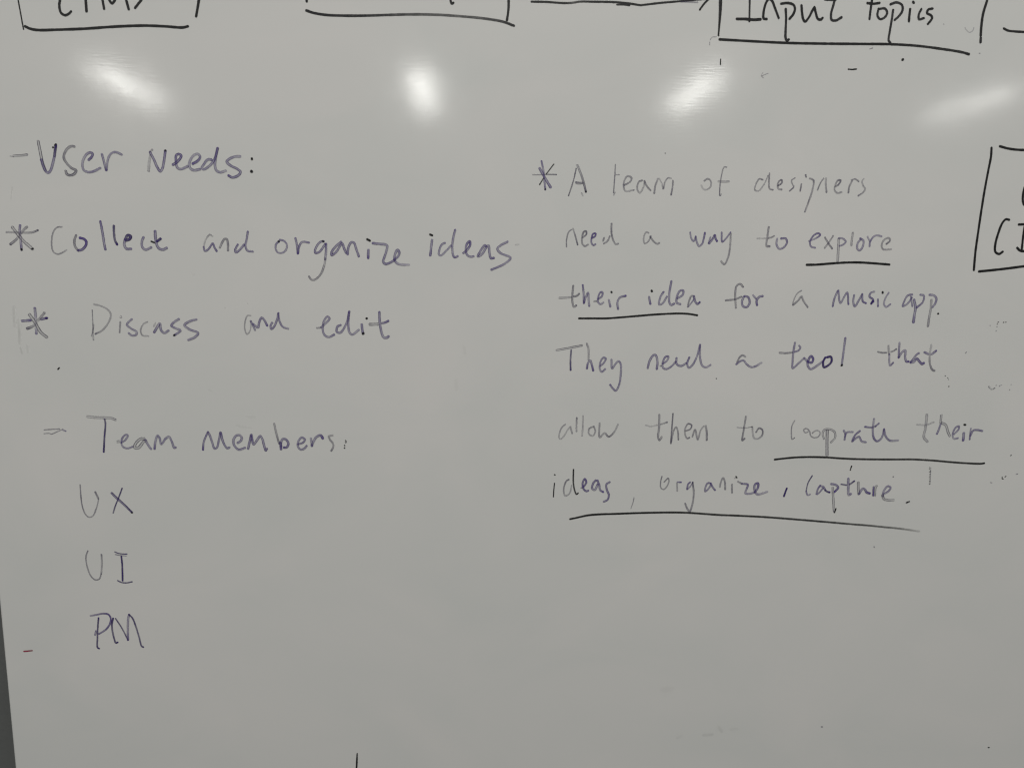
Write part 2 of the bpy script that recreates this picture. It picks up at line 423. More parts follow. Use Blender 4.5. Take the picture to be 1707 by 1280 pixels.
  'p 1.65 -211.3,-42.2 -215.2,-44.7 -217.0,-47.1 -214.0,-49.0 -210.7,-50.5 -215.4,-54.2,1.2',
  'k 1.31 -215.6,-54.3,0.9 -215.0,-53.8,0.6',
  'p 1.66 -198.7,-42.3 -203.9,-43.9 -207.6,-46.6 -204.2,-49.7 -198.1,-52.4 -200.7,-55.5 -205.5,-57.5,0.8',
 ]),
 ('handwritten_word', 'faint word and in the discuss line', [
  'l 0.88 -159.5,-39.3 -161.9,-39.3,1.2 -163.8,-43.6,1.3 -164.2,-49.8,1.3 -162.8,-53.1,1.3 -160.4,-50.2 -159.6,-43.6',
  'p 1.40 -159.8,-43.2 -158.2,-46.7 -156.8,-50.2,0.7',
  'p 1.58 -158.2,-45.5 -154.6,-48.0 -153.7,-44.3 -151.7,-40.8 -149.8,-42.7 -147.9,-46.6,1.3',
  'p 1.58 -144.2,-44.4 -145.4,-46.6 -145.1,-49.1 -143.0,-47.3 -140.6,-41.9 -139.5,-37.2',
  'p 1.49 -139.6,-37.6 -138.8,-43.4 -136.6,-47.3 -132.6,-48.8,0.7',
 ]),
 ('handwritten_word', 'faded purple word edit', [
  'g 1.33 -111.8,-48.1 -109.3,-47.9',
  'p 1.59 -108.7,-47.7 -104.7,-44.0 -102.3,-41.0 -103.7,-39.6 -106.6,-43.2 -107.5,-48.7 -106.5,-53.0 -103.4,-54.8 -99.1,-52.9',
  'p 1.68 -94.3,-45.8 -96.7,-47.0 -97.2,-50.9 -94.9,-51.6 -91.7,-47.8 -89.2,-42.3 -87.7,-35.6',
  'p 1.68 -88.0,-36.4 -88.7,-45.4 -87.9,-51.3 -86.0,-52.8 -81.1,-49.3,0.7',
  'p 1.87 -78.8,-45.2 -78.4,-49.3,1.2 -77.9,-52.2,1.6',
  'k 1.96 -78.1,-52.2 -77.6,-51.8',
  'b 1.77 -75.3,-40.8 -74.9,-40.7',
  'h 2.04 -72.9,-45.1 -66.8,-44.9',
  'p 1.60 -64.1,-44.3 -61.7,-43.7,1.3 -59.1,-42.4,1.6',
  'p 1.87 -65.7,-36.0 -65.5,-42.9 -64.5,-50.0 -62.7,-54.7 -60.7,-55.0 -59.1,-53.9',
 ]),
 ('ink_dot', 'small black dot under the Discuss asterisk', [
  'b 1.13 -300.1,-79.7 -299.0,-78.5',
 ]),
 ('smudge', 'faint green grey smear beside the Discuss asterisk', [
  's 3.42 -327.8,-34.9,0.6 -328.1,-41.7,0.7 -328.3,-48.2,0.5',
 ]),
 ('smudge', 'faint green grey smear beside the Discuss asterisk', [
  's 3.44 -325.3,-44.0,0.5 -325.2,-51.6,0.9 -325.8,-60.1,0.7',
 ]),
 ('smudge', 'faint green grey smear beside the Discuss asterisk', [
  's 2.59 -325.2,-64.3,0.7 -324.7,-67.8,0.8',
 ]),
 ('smudge', 'faint green grey smear beside the Discuss asterisk', [
  's 3.02 -320.5,-63.0,0.6 -320.4,-66.6,0.6',
 ]),
 ('ink_speck', 'faint grey speck above the word and', [
  's 1.39 -161.8,-30.1 -161.4,-30.6',
 ]),
 ('ink_speck', 'faint grey speck above the word and', [
  's 1.48 -177.9,-33.5 -177.3,-34.1',
 ]),
 ('dash', 'faded double dash before the team members heading', [
  'g 0.80 -313.4,-124.9 -308.4,-124.5 -302.3,-124.2,1.2',
  'g 0.71 -313.8,-127.8 -309.8,-127.5 -308.7,-128.1,1.2 -304.0,-126.2 -299.9,-124.3',
  'p 0.98 -300.0,-125.1,0.8 -297.9,-125.8',
 ]),
 ('handwritten_word', 'faded purple word Team', [
  'h 1.95 -281.6,-114.9,0.6 -275.9,-115.6,0.9 -269.8,-115.7 -264.5,-116.1 -261.4,-117.3,1.1',
  'q 1.43 -269.3,-116.9,0.55 -268.9,-120.1,0.75 -270.2,-129.7,0.8 -271.6,-141.8,0.85',
  'g 0.72 -261.5,-133.3 -259.5,-133.1',
  'g 0.72 -261.5,-134.6 -259.6,-134.5',
  'p 1.34 -258.5,-134.8 -255.3,-132.6 -253.3,-129.1 -254.6,-128.6 -257.5,-131.4 -258.3,-135.4 -256.8,-138.2 -253.8,-139.0 -250.2,-137.7',
  'h 2.07 -241.4,-131.6 -244.5,-132.0 -248.4,-136.2 -248.7,-138.5 -246.0,-138.5 -241.9,-133.8 -240.3,-133.0',
  'p 1.80 -240.7,-132.6 -238.6,-137.0 -236.9,-139.5',
  'p 1.71 -234.4,-139.5,1.3 -233.4,-133.8 -231.6,-129.3,0.9 -230.2,-131.4 -229.3,-135.9 -225.6,-131.4 -223.2,-130.2 -221.5,-133.8,1.2 -219.8,-138.7,1.2 -218.8,-138.3,1.2',
 ]),
 ('handwritten_word', 'faded purple word Members with a speckled colon', [
  'p 1.45 -198.9,-140.4,1.4 -197.9,-133.9,1.1 -194.6,-126.6,0.8',
  'p 1.63 -194.6,-126.6,0.8 -193.4,-129.0 -191.8,-134.7 -190.4,-139.3,1.1 -188.7,-138.8 -186.6,-132.3 -185.3,-127.0,1.2 -184.3,-132.3,1.2 -182.5,-137.2 -180.7,-139.2 -179.2,-138.4',
  'p 1.72 -173.1,-135.1,1.1 -170.7,-133.5 -169.8,-131.1,1.1 -171.3,-129.1 -174.0,-129.5 -176.1,-133.1 -175.5,-137.2 -172.5,-140.2 -167.6,-138.8',
  'p 1.73 -165.5,-139.6 -164.1,-133.9 -162.7,-128.7,1.2 -162.2,-132.3,1.2 -161.3,-136.1 -158.2,-132.3 -156.1,-129.7 -154.6,-132.3 -153.3,-138.0 -152.4,-140.9,1.3 -151.5,-139.5',
  'g 1.45 -145.4,-120.2,0.8 -144.6,-125.0,0.8 -143.3,-131.5 -142.2,-135.6',
  'p 1.91 -141.4,-134.8 -141.0,-139.9',
  'p 1.73 -141.0,-138.1 -140.6,-134.0 -139.2,-131.9 -137.0,-132.5 -135.4,-135.6,1.2 -136.8,-138.5,1.3 -138.8,-138.6,1.4',
  'p 1.55 -128.3,-136.2 -124.5,-134.8 -123.0,-132.5 -125.2,-130.9 -127.6,-133.2 -128.5,-137.3 -126.6,-140.1 -123.9,-139.7 -121.7,-137.3',
  'p 1.74 -118.5,-131.6,0.7 -117.9,-137.5',
  'p 1.83 -117.9,-137.3 -116.6,-134.0 -114.1,-130.3 -111.0,-129.3,1.2 -109.6,-131.6,1.6',
  'g 1.37 -102.1,-129.3,0.8 -105.1,-130.0 -104.3,-132.4 -102.0,-135.7 -101.9,-138.1,1.1 -103.5,-141.2,1.4',
  'b 0.83 -92.6,-133.2 -92.1,-133.9',
  'b 0.73 -92.8,-134.9 -92.1,-134.7',
  'b 1.01 -93.4,-137.2 -93.3,-137.0',
  'b 1.10 -93.6,-139.0 -93.3,-139.0',
 ]),
 ('handwritten_word', 'thin purple letters UX', [
  'g 0.91 -290.5,-166.9,1.2 -290.6,-175.8,1.3 -290.1,-183.7,1.2 -288.4,-189.7,1.2 -285.8,-192.3,1.1 -283.0,-191.3 -280.1,-185.7 -278.4,-180.5,0.8 -277.9,-178.0',
  'g 1.45 -279.9,-172.6,1.3 -278.9,-175.2 -278.0,-177.8,1.3',
  'q 1.09 -260.0,-169.8,1 -262.8,-176.6,0.85 -265.7,-183.2,0.85 -267.8,-189.1,0.6',
  'p 1.64 -268.0,-173.4 -264.1,-177.9 -259.4,-182.6 -253.9,-188.7',
  'q 0.73 -267.8,-173.2,0.6 -263.4,-177.6,0.6 -259.4,-181.9,0.7 -253.9,-188.7,1',
  'b 1.19 -254.3,-189.0 -253.6,-189.0',
 ]),
 ('handwritten_word', 'thin purple letters UI', [
  'g 0.93 -288.5,-218.8,1.3 -290.0,-222.4,1.1 -290.4,-226.5 -289.6,-233.2 -287.5,-239.4 -284.6,-242.1,1.1 -281.7,-241.5,1.1 -279.9,-237.4',
  'g 1.21 -279.9,-237.4 -278.9,-229.3,0.7 -278.7,-221.9,1.1',
  'q 0.88 -268.7,-219.8,0.7 -266.2,-221.0,0.8 -263.1,-221.6,0.9 -259.7,-221.7,1.2',
  'q 0.74 -268.5,-221.9,0.6 -265.1,-222.7,0.6 -260.4,-223.2,0.6',
  'q 1.40 -264.0,-223.4,1 -263.8,-229.5,1 -264.0,-236.3,0.95 -264.3,-243.1,1.1',
  'q 1.03 -268.0,-242.9,0.9 -265.2,-244.4,0.8 -261.5,-244.8,0.8 -257.2,-244.0,0.9',
 ]),
 ('handwritten_word', 'thin purple letters PM', [
  'p 1.32 -290.4,-271.3,0.7 -285.3,-270.4 -280.2,-269.6,1.3 -277.0,-270.2,1.5 -275.3,-273.0,1.6 -275.9,-277.5,1.5 -279.1,-282.3,1.4 -284.8,-286.2,1.1',
  'q 1.33 -284.3,-273.0,1 -285.5,-281.5,0.8 -286.3,-289.8,0.7 -286.7,-297.5,0.9 -285.5,-298.3,1.1',
  'p 1.42 -286.8,-283.7 -287.9,-287.0',
  'q 1.42 -273.4,-273.5,1 -274.7,-278.9,0.8 -274.5,-285.1,0.7 -273.6,-290.7,0.75 -272.7,-293.8,0.9 -271.2,-293.3,1.3',
  'q 1.14 -271.6,-273.7,0.8 -267.6,-281.1,0.75 -263.3,-291.6,0.8',
  'p 1.61 -263.3,-291.6,1.3 -262.9,-283.2,0.8 -262.1,-274.2,0.8 -261.2,-270.6,1.2',
  'q 1.33 -261.2,-270.6,0.9 -258.8,-273.6,0.9 -256.7,-280.5,0.75 -254.7,-289.6,0.7 -253.2,-297.0,0.8 -252.0,-297.6,1.1',
 ]),
 ('asterisk', 'thin asterisk before the designers paragraph', [
  'g 0.78 46.7,64.8,0.8 52.8,64.9 57.5,65.2,1.2 64.4,65.2,1.4',
  'p 1.39 53.1,74.7,1.3 54.7,67.6,0.9 55.6,60.2 56.3,54.3,1.4',
  'p 1.91 51.8,69.5 55.6,63.2 60.1,56.1',
  'k 0.87 62.2,72.6,1 56.7,65.4,0.8',
  'k 0.87 54.8,62.6,0.7 52.0,57.9,1',
  'b 1.04 56.0,54.5 56.4,54.8',
 ]),
 ('handwritten_word', 'faded capital letter A starting the designers paragraph', [
  'g 0.87 78.7,69.9,1.2 76.9,61.3,1.3 73.5,50.3,1.4',
  'g 1.57 79.4,72.2,0.9 82.3,65.9 84.4,59.9,1.1 86.3,53.2,1.5',
  'g 1.13 78.5,60.0,1.2 81.3,59.7,1.1 84.1,59.7',
  'g 0.70 78.7,59.1 81.3,58.7,0.9 84.0,59.2',
  'b 1.05 86.0,53.7 86.5,53.3',
  'l 1.05 83.0,52.5 84.1,50.4',
 ]),
 ('handwritten_word', 'faded thin word team', [
  'g 0.87 107.5,73.1 107.3,64.8,1.3 106.8,53.1,1.3',
  'l 0.88 106.9,51.2 107.9,53.4',
  'g 0.70 108.0,65.9,0.8 110.7,65.9,1.1',
  'g 1.14 114.5,58.5,1.1 119.1,61.3 119.8,63.9,1.1 116.6,65.0 114.4,61.2 114.2,57.0 115.8,54.2,0.7 121.8,55.2,0.7',
  'g 1.14 127.9,62.2 125.4,61.2 124.3,56.0 126.3,53.2,0.7 128.8,57.3,0.7 129.7,61.8,0.6',
  'g 1.23 129.3,61.8,0.9 131.4,58.1 134.3,55.1,0.8',
  'g 1.32 137.1,53.1,1.2 137.7,58.5 139.4,63.7,0.7',
  'g 0.97 140.2,63.9,0.5 142.3,60.9,0.5 143.7,56.4,1.1 145.0,61.7,0.7 147.1,64.3 149.3,64.0,0.6',
  'g 1.15 150.7,62.5,0.9 150.7,58.8 149.8,52.3,1.5',
 ]),
 ('handwritten_word', 'faded thin word of', [
  'g 1.15 174.1,62.6 176.4,64.1 178.8,63.0 179.4,59.2 176.8,56.4,0.7 174.0,56.5,0.5 171.9,59.5,0.4',
  'g 0.88 190.6,72.7,1.2 188.6,72.7,0.9 187.0,67.0,1.2 186.2,58.6,1.2 186.3,52.3,1.3',
  'g 0.71 187.0,52.1 187.5,53.3',
  'h 1.33 184.8,62.4,0.8 188.8,62.2 192.9,62.5',
 ]),
 ('handwritten_word', 'faded thin word designers', [
  'g 0.98 218.4,64.1 215.8,64.8 213.0,60.2 212.8,56.6 215.5,56.0,0.6 219.6,61.1,0.8 222.2,67.2,0.7',
  'g 1.07 223.1,69.1 223.1,62.3,1.1 223.9,57.8 226.5,57.0,1.2',
  'g 1.16 230.1,60.1,1.3 232.9,62.3,1.3 232.6,64.3,1.5 230.7,63.3,1.3 229.8,60.5,1.2 230.6,57.8,0.8 233.2,57.3',
  'g 0.98 242.7,65.9 240.2,64.1,0.8 241.0,61.4,0.8 242.1,59.5,1.2 239.1,56.4,1.5',
  'g 1.07 247.8,61.8,0.8 247.2,56.5,1.4',
  'g 1.07 250.5,68.4,1.3 251.1,66.7,1.3',
  'g 1.25 253.8,65.8,0.8 256.8,64.5,1.5 256.5,57.5 254.5,49.7,1.2 251.9,41.4',
  'g 0.98 260.4,57.4,1.1 262.4,62.9 264.5,66.0',
  'g 1.34 266.2,66.2,0.7 266.5,60.7,0.8 267.4,55.9,1.1',
  'g 1.17 273.6,60.0 276.3,61.8,1.4 277.6,64.7,1.6 275.6,64.8,1.3 273.8,61.6 273.5,57.7 275.9,55.5,0.8 279.1,56.3',
  'g 1.17 284.2,56.0,1.6 284.6,60.6,1.3 286.5,64.9,0.9',
  'g 0.90 285.7,65.2,0.8 288.5,66.0,1.1 291.6,64.2,1.2',
  'l 1.08 295.3,66.5 294.0,64.2,1.2 295.1,61.2,1.4',
  'g 1.08 295.1,61.2,0.8 296.9,58.9 295.4,56.2,1.1 291.9,53.8,1.1',
 ]),
 ('ink_dot', 'tiny grey dot above the word team', [
  'k 0.70 144.0,81.8 144.2,81.7',
 ]),
 ('handwritten_word', 'faded thin word need followed by the word a', [
  'g 0.88 72.8,13.2 72.7,18.2,1.2 74.1,24.0 76.4,26.1,0.8',
  'g 1.06 77.3,26.9,0.8 79.2,21.4,1.1 81.1,14.9,1.3',
  'g 1.24 84.7,20.3,1.1 87.3,22.6,1.7 87.2,24.9,1.7 85.5,24.5,1.3 84.2,19.9,1.1 84.8,15.3 86.7,14.0 89.0,15.3,0.8',
  'p 1.24 91.5,19.8,1.5 94.1,21.6,1.8 94.3,23.3,1.8 92.5,23.1,1.5 91.3,19.6,1.2 91.6,16.0 93.0,14.8,1.2 94.5,15.6',
  'g 1.24 100.7,20.3,1.3 100.0,18.0',
  'g 1.16 100.5,16.1 103.2,17.8 105.0,21.6',
  'g 1.24 106.0,30.8,1.2 106.1,24.8,1.3 107.5,19.0 109.6,15.8 111.5,16.2',
 ]),
 ('handwritten_word', 'faded single letter word a in the second paragraph row', [
  'g 1.07 134.1,24.3 132.2,24.8,1.1 130.4,20.5,0.8 131.4,16.5 134.1,18.2 135.9,22.0',
  'g 1.25 135.3,21.7 138.1,18.1 140.9,16.4 142.5,17.2',
 ]),
 ('handwritten_word', 'faded purple word way', [
  'p 1.25 165.4,25.2 166.5,20.6 168.4,18.7,1.3 169.8,22.2',
  'p 1.44 169.6,22.2 171.1,17.2 172.6,15.1,0.9 174.9,17.0,1.2 176.0,21.1,1.5 176.6,25.0,1.5',
  'p 1.26 181.0,21.9 179.7,17.3,1.1',
  'p 1.53 180.1,17.1 182.4,20.0,1.3 184.2,23.4,1.4 184.9,20.8,1.3 186.1,18.9,1.5',
  'p 1.26 189.3,25.5,1.2 190.1,18.6,1.4 192.7,20.9 196.1,25.6',
  'g 1.36 196.3,24.5 196.2,14.4 195.0,6.5 192.6,1.9,1.1 190.0,4.1',
 ]),
 ('handwritten_word', 'faded purple word to beside the underlined explore', [
  'l 1.17 216.7,21.3 223.1,21.5',
  'g 1.18 225.1,21.6 227.5,22.2 229.6,23.4,1.2',
  'g 1.54 225.0,29.9 224.4,22.5 224.1,15.9,1.1 226.6,15.5,1.2',
  'p 1.45 232.0,21.4,0.7 231.8,17.1 234.1,13.9,0.7 237.3,14.9 239.7,18.8,1.4 238.5,21.5,1.3 234.9,21.5,1.3',
 ]),
 ('handwritten_word', 'faded purple word explore', [
  'p 1.27 256.5,19.8,0.6 261.3,21.8,0.9 265.0,24.6,1.6 263.4,25.7,1.6 260.3,24.4,1.1 257.5,19.8 258.4,15.9 261.8,15.0',
  'g 1.37 268.7,22.7 271.7,18.4 274.9,14.5,1.2',
  'g 1.28 275.0,24.0,0.9 272.1,19.2 269.1,14.9',
  'h 1.83 279.5,22.1 279.7,15.4 279.9,5.3',
  'p 1.28 279.2,22.3 282.5,22.1 285.1,19.8,1.2 282.8,17.4,1.1 280.4,16.6',
  'l 1.64 290.1,26.5,1.4 289.7,21.8,1.4 289.6,17.1,1.2',
  'p 1.46 296.6,21.7 294.4,18.7 294.5,14.8 296.4,13.5,1.1 298.5,16.4 298.7,20.7 296.0,22.4',
  'p 1.19 301.6,23.9,0.7 303.8,20.4',
  'p 1.37 303.8,16.5,1.3 304.0,19.6,1.2 306.1,23.6 308.9,24.8 312.7,24.1',
  'g 1.29 316.8,18.6,1.4 319.3,21.0,1.2 318.5,23.0 314.9,21.7,0.9 313.2,17.4,0.8 314.7,14.6,0.8 320.9,14.7,0.7',
 ]),
 ('underline', 'short black underline under explore', [
  'b 1.84 256.0,2.2 263.5,2.4 271.6,3.1 279.8,3.8 288.0,4.3 297.8,4.4 308.6,3.9 320.7,3.1',
 ]),
 ('handwritten_word', 'faded purple word their above the second underline', [
  'h 1.44 68.2,-24.4 72.2,-24.3 76.8,-23.8',
  'g 1.35 78.9,-23.2 81.3,-22.7,1.2 83.1,-21.1,1.3',
  'g 1.44 78.5,-15.2 78.0,-22.1 78.2,-27.6 79.3,-30.9,1.1 81.2,-29.9',
  'p 1.35 85.6,-14.5,1.1 86.4,-20.4 86.8,-28.1,1.2',
  'p 1.62 86.8,-28.1,1.2 88.4,-22.8 89.8,-20.4 90.3,-25.1 91.0,-30.2,1.1',
  'g 1.17 94.5,-26.8 96.5,-26.6',
  'p 1.35 97.7,-25.0 100.4,-22.7,1.2 100.7,-19.9,1.4 99.3,-19.7,1.2 97.5,-23.5 97.8,-27.8 99.8,-28.7 101.7,-27.4',
  'p 1.45 105.7,-25.4,0.8 107.0,-30.6,1.3',
  'k 1.53 107.3,-19.4 107.7,-20.0',
  'p 1.54 112.9,-32.2,1.3 112.3,-27.3,0.9 114.0,-23.7,0.9 118.4,-22.3,1.2',
 ]),
 ('handwritten_word', 'faded purple word idea above the second underline', [
  'p 1.64 136.2,-23.0,0.9 137.4,-28.3,1.3',
  'k 1.72 137.9,-18.2 138.3,-19.0',
  'p 1.46 147.2,-19.1,1.3 144.9,-23.0 144.2,-28.6 146.7,-27.8 149.8,-22.6',
  'p 1.64 152.7,-11.1,1.1 151.5,-21.4,0.9 152.0,-27.3 153.3,-28.9 155.6,-27.9,1.2',
  'p 1.55 157.7,-23.9 161.8,-21.3,1.2 162.1,-18.1,1.3 159.6,-18.2,1.2 157.4,-22.9 157.6,-27.3 160.5,-28.3,1.1',
  'g 1.19 170.7,-22.2 168.7,-21.9 167.0,-25.4,1.1 166.1,-30.2',
  'p 1.00 166.4,-30.2,0.8 169.2,-26.6 170.8,-23.9',
  'p 1.55 170.4,-22.0,1.1 171.6,-26.0 173.5,-28.0,1.2 175.2,-26.6,1.4',
 ]),
 ('underline', 'black underline under their idea', [
  'b 1.55 83.3,-39.6 93.3,-39.5 104.5,-39.4 114.9,-38.6 127.0,-37.5 139.0,-36.4 149.5,-35.7 159.2,-35.3 167.3,-35.6 173.9,-36.6',
 ]),
 ('handwritten_word', 'faded purple word for', [
  'g 1.46 208.0,-14.9 205.6,-12.7 202.9,-14.3 202.2,-19.8 203.3,-30.8',
  'g 1.38 195.1,-25.1 202.2,-24.2 207.2,-22.2',
  'p 1.65 209.0,-22.2 207.8,-25.4,1.1 208.6,-29.3 211.6,-30.1,1.2 213.7,-26.9,1.3 212.3,-22.5,1.2 209.4,-21.8',
  'p 1.29 215.9,-20.9,0.7 218.5,-23.7',
  'p 1.66 219.6,-28.5,1.4 219.0,-25.3,1.2 220.9,-22.2 223.6,-21.6',
 ]),
 ('handwritten_word', 'faded single letter word a before the word music', [
  'g 0.92 253.5,-17.1 250.6,-19.0 248.2,-23.4 247.3,-27.8',
  'g 1.39 247.5,-28.2 251.4,-24.6 253.7,-21.6 255.5,-25.0 259.2,-29.7,1.1',
 ]),
 ('handwritten_word', 'faded purple word music', [
  'p 1.48 278.7,-28.9,1.4 279.3,-23.9 281.6,-17.4',
  'p 1.49 282.1,-16.7 284.5,-26.3 287.6,-20.7 289.3,-18.4 290.9,-27.2,1.2',
  'p 1.49 294.8,-20.2 294.6,-25.4 296.0,-28.8 299.0,-23.8 301.2,-19.3',
  'p 1.49 301.2,-19.7 302.1,-25.0,1.3 304.7,-26.3,1.3',
  'p 1.49 310.5,-17.4,0.8 307.7,-18.5 307.0,-21.3,1.1 309.8,-23.3,1.4 310.4,-25.3,1.6',
  'q 1.77 309.9,-24.6 308.8,-26.6',
  'p 1.40 313.8,-23.2 314.3,-28.6,1.4',
  'k 1.58 317.0,-17.6 317.2,-18.4',
  'p 1.31 322.0,-18.1 319.7,-22.0,0.9 318.9,-26.8 320.7,-29.0 324.0,-26.9',
 ]),
 ('handwritten_word', 'faded purple word app with a full stop', [
  'p 1.40 340.9,-19.4 337.1,-20.2 334.6,-25.1 333.9,-28.5,1.1 337.6,-26.3 340.7,-21.6',
  'p 1.31 339.6,-21.0 341.6,-28.4',
  'p 2.16 342.4,-23.4 344.2,-29.8 343.8,-34.7 343.6,-40.6,1.2',
  'p 1.50 347.0,-19.5 349.8,-20.1,1.1 349.6,-24.9 345.3,-29.2',
  'g 1.79 356.2,-23.3,0.7 356.4,-29.7,0.8 355.8,-36.3,0.8 355.4,-43.6,0.8',
  'p 1.78 354.4,-19.4 358.0,-20.0 360.1,-22.4,1.2 359.4,-26.1 357.6,-28.9',
  'k 1.32 362.3,-33.8 362.9,-33.9',
 ]),
 ('handwritten_word', 'faded purple word They', [
  'h 1.55 66.8,-63.8,0.8 74.8,-62.3 86.2,-60.0,1.1',
  'q 1.47 78.1,-63.5,0.7 77.7,-71.6,0.65 78.0,-78.9,0.9',
  'l 1.47 89.9,-58.5,1.5 91.3,-62.7,1.3 91.6,-71.1,1.3',
  'p 1.56 90.4,-77.6,1.4 91.2,-73.1 92.8,-71.5 94.1,-74.7,1.3 95.3,-79.2,1.6',
  'p 1.38 100.6,-75.5 103.3,-73.1,1.1 104.7,-69.9,1.3 102.8,-69.2,1.2 100.5,-73.1 100.4,-78.0 101.9,-80.1 104.5,-77.9',
  'p 1.48 109.1,-70.6,0.9 109.8,-77.3 112.3,-73.9 114.6,-71.8 116.2,-73.8 116.6,-82.0 115.6,-90.1 113.1,-94.6,1.1 110.9,-93.0 108.6,-90.0',
 ]),
 ('handwritten_word', 'faded purple word need in the fourth paragraph row', [
  'p 1.67 137.2,-77.2,1.2 138.6,-71.3 141.5,-67.1 143.1,-67.2 144.6,-72.1 144.3,-77.8,1.2',
  'g 1.11 146.9,-75.5 148.0,-75.3',
  'p 1.48 148.7,-73.7 151.9,-71.3 152.9,-68.2,1.2 150.7,-68.4,1.1 148.7,-72.9 149.0,-76.6 151.5,-77.8 155.5,-75.7 158.8,-72.0',
  'p 1.58 159.2,-69.2,1.2 159.5,-73.7,1.2 162.9,-75.3 166.9,-73.2',
  'p 1.49 169.1,-68.6,1.3 167.7,-73.6,1.2 169.1,-76.7 171.9,-74.4 175.0,-67.9 177.0,-58.8',
  'p 1.49 176.9,-59.4 177.6,-69.5 179.7,-75.2 182.6,-76.3 186.0,-74.4',
 ]),
 ('ink_dot', 'tiny dark dot below the word need', [
  'k 0.84 190.9,-85.0 191.2,-85.0',
 ]),
 ('handwritten_word', 'faded single letter word a before the word tool', [
  'g 1.40 212.9,-68.1 210.6,-66.8 208.2,-68.7 206.7,-72.3',
  'p 1.50 206.0,-73.9,1.2 209.2,-71.4 211.6,-71.0 214.3,-73.9 217.5,-75.9 220.6,-75.6 225.8,-72.6,0.6',
 ]),
 ('handwritten_word', 'purple word tool with a darker round o', [
  'g 1.50 239.4,-64.8 244.0,-65.1 249.7,-64.5',
  'p 1.41 251.4,-64.1 254.2,-63.0 255.6,-60.6,1.1 254.4,-59.2',
  'p 1.60 251.1,-56.9 250.3,-63.5 250.2,-71.7 250.6,-76.7 254.5,-73.3 259.2,-68.7',
  'p 1.60 259.2,-68.7 261.9,-71.6',
  'p 1.79 262.3,-71.6,1.4 265.3,-72.3,1.5 266.3,-69.5,1.7 264.5,-67.3,1.7 262.6,-70.0,1.3 262.2,-74.1 264.8,-77.4 268.0,-75.9 273.7,-71.6',
  'q 1.80 275.8,-68.3,0.9 274.4,-71.6 275.2,-75.8 278.0,-74.8 280.9,-71.5 280.2,-67.8 277.1,-68.1',
  'p 1.70 290.5,-53.1 290.0,-61.6 289.3,-74.4',
  'k 1.71 289.1,-74.5 289.6,-74.0',
 ]),
 ('handwritten_word', 'faded purple word that', [
  'g 1.14 317.2,-63.7 320.7,-64.4 324.4,-64.3',
  'g 1.23 327.8,-63.7 329.8,-62.9 331.9,-61.4,1.3',
  'g 1.52 325.3,-59.0,0.8 326.5,-65.6',
  'p 1.43 326.5,-65.6 327.9,-74.2 330.2,-72.1',
  'p 1.61 333.9,-56.5,0.9 334.0,-62.2 334.2,-68.2',
  'p 1.71 334.2,-68.2 336.6,-63.9 339.0,-62.5 339.5,-68.0 340.8,-71.1,1.3 342.5,-71.1,1.3',
  'p 1.53 350.2,-64.5 348.6,-65.5 346.0,-69.2 344.0,-71.8',
  'p 1.82 344.1,-71.9,1.1 346.6,-71.4 348.9,-68.9,1.3 351.3,-71.2,1.6 353.6,-73.0,1.6 354.9,-72.2,1.6',
  'p 1.62 354.4,-63.8,1.2 357.9,-65.2,1.1',
  'p 1.62 360.3,-65.4,1.1 363.8,-62.6,1.5',
  'g 1.53 359.5,-58.0,0.5 359.1,-64.6,0.7 359.6,-72.0 362.1,-77.4,1.2 364.1,-78.3',
 ]),
 ('ink_speck', 'scattered tiny speck right of the word that', [
  'k 0.72 373.0,-82.3 373.4,-82.4',
 ]),
 ('ink_speck', 'scattered tiny speck right of the word that', [
  'k 0.67 375.2,-83.8 375.5,-83.9',
 ]),
 ('ink_speck', 'scattered tiny speck right of the word that', [
  'k 0.58 375.8,-85.1 376.1,-85.2',
 ]),
 ('ink_speck', 'scattered tiny speck right of the word that', [
  'b 0.87 376.7,-90.7 377.1,-90.7',
 ]),
 ('ink_speck', 'scattered tiny speck right of the word that', [
  'g 0.67 387.6,-64.6 388.4,-63.6',
 ]),
 ('smudge', 'speckled grey smear near the right edge', [
  'g 0.68 409.3,-90.6 410.1,-92.1',
  'g 0.58 411.2,-92.7 411.8,-93.1',
  'k 0.58 413.1,-92.9 413.4,-92.8',
  'g 0.63 413.9,-92.1 414.6,-91.8',
  'g 0.58 415.2,-89.8 415.7,-89.6',
  'g 0.58 417.9,-90.6 418.7,-89.7',
  'g 0.53 419.5,-89.5 419.8,-89.4',
  'g 0.54 427.4,-89.2 427.7,-89.0',
  'g 0.49 426.6,-92.7 427.0,-93.4',
  'l 1.17 409.4,-90.2,0.5 411.6,-92.6,0.5 414.6,-92.1,0.5',
 ]),
 ('handwritten_word', 'very faint grey word allow', [
  'g 1.03 74.9,-120.9,0.9 72.1,-123.5,0.8 70.2,-130.6,0.8 71.1,-132.5,0.7 73.9,-130.2,0.7 77.0,-124.8,0.6 78.6,-122.9,0.5',
  'g 1.22 78.8,-122.7,0.5 80.4,-128.1,0.9',
  'g 1.22 83.6,-115.7,1.1 83.6,-126.5,0.7',
  'l 1.22 88.4,-114.0 88.4,-121.9,1.3 88.0,-130.0',
  'g 1.13 96.4,-122.7,0.7 93.4,-124.4,0.9 93.3,-128.4,0.8 96.4,-130.0,0.7 98.2,-126.5,0.9 97.0,-122.3,0.9',
  'g 1.32 101.4,-119.8,0.7 101.8,-131.1,0.9 105.4,-127.7,0.7 108.7,-130.6,1.3 112.4,-127.7,0.8 115.8,-120.9,0.6',
 ]),
 ('handwritten_word', 'faded grey word them', [
  'l 1.13 137.3,-121.6 141.8,-122.6 146.3,-121.5',
  'g 1.23 149.2,-120.9,0.7 151.7,-120.1,0.8 154.1,-119.2,1.3',
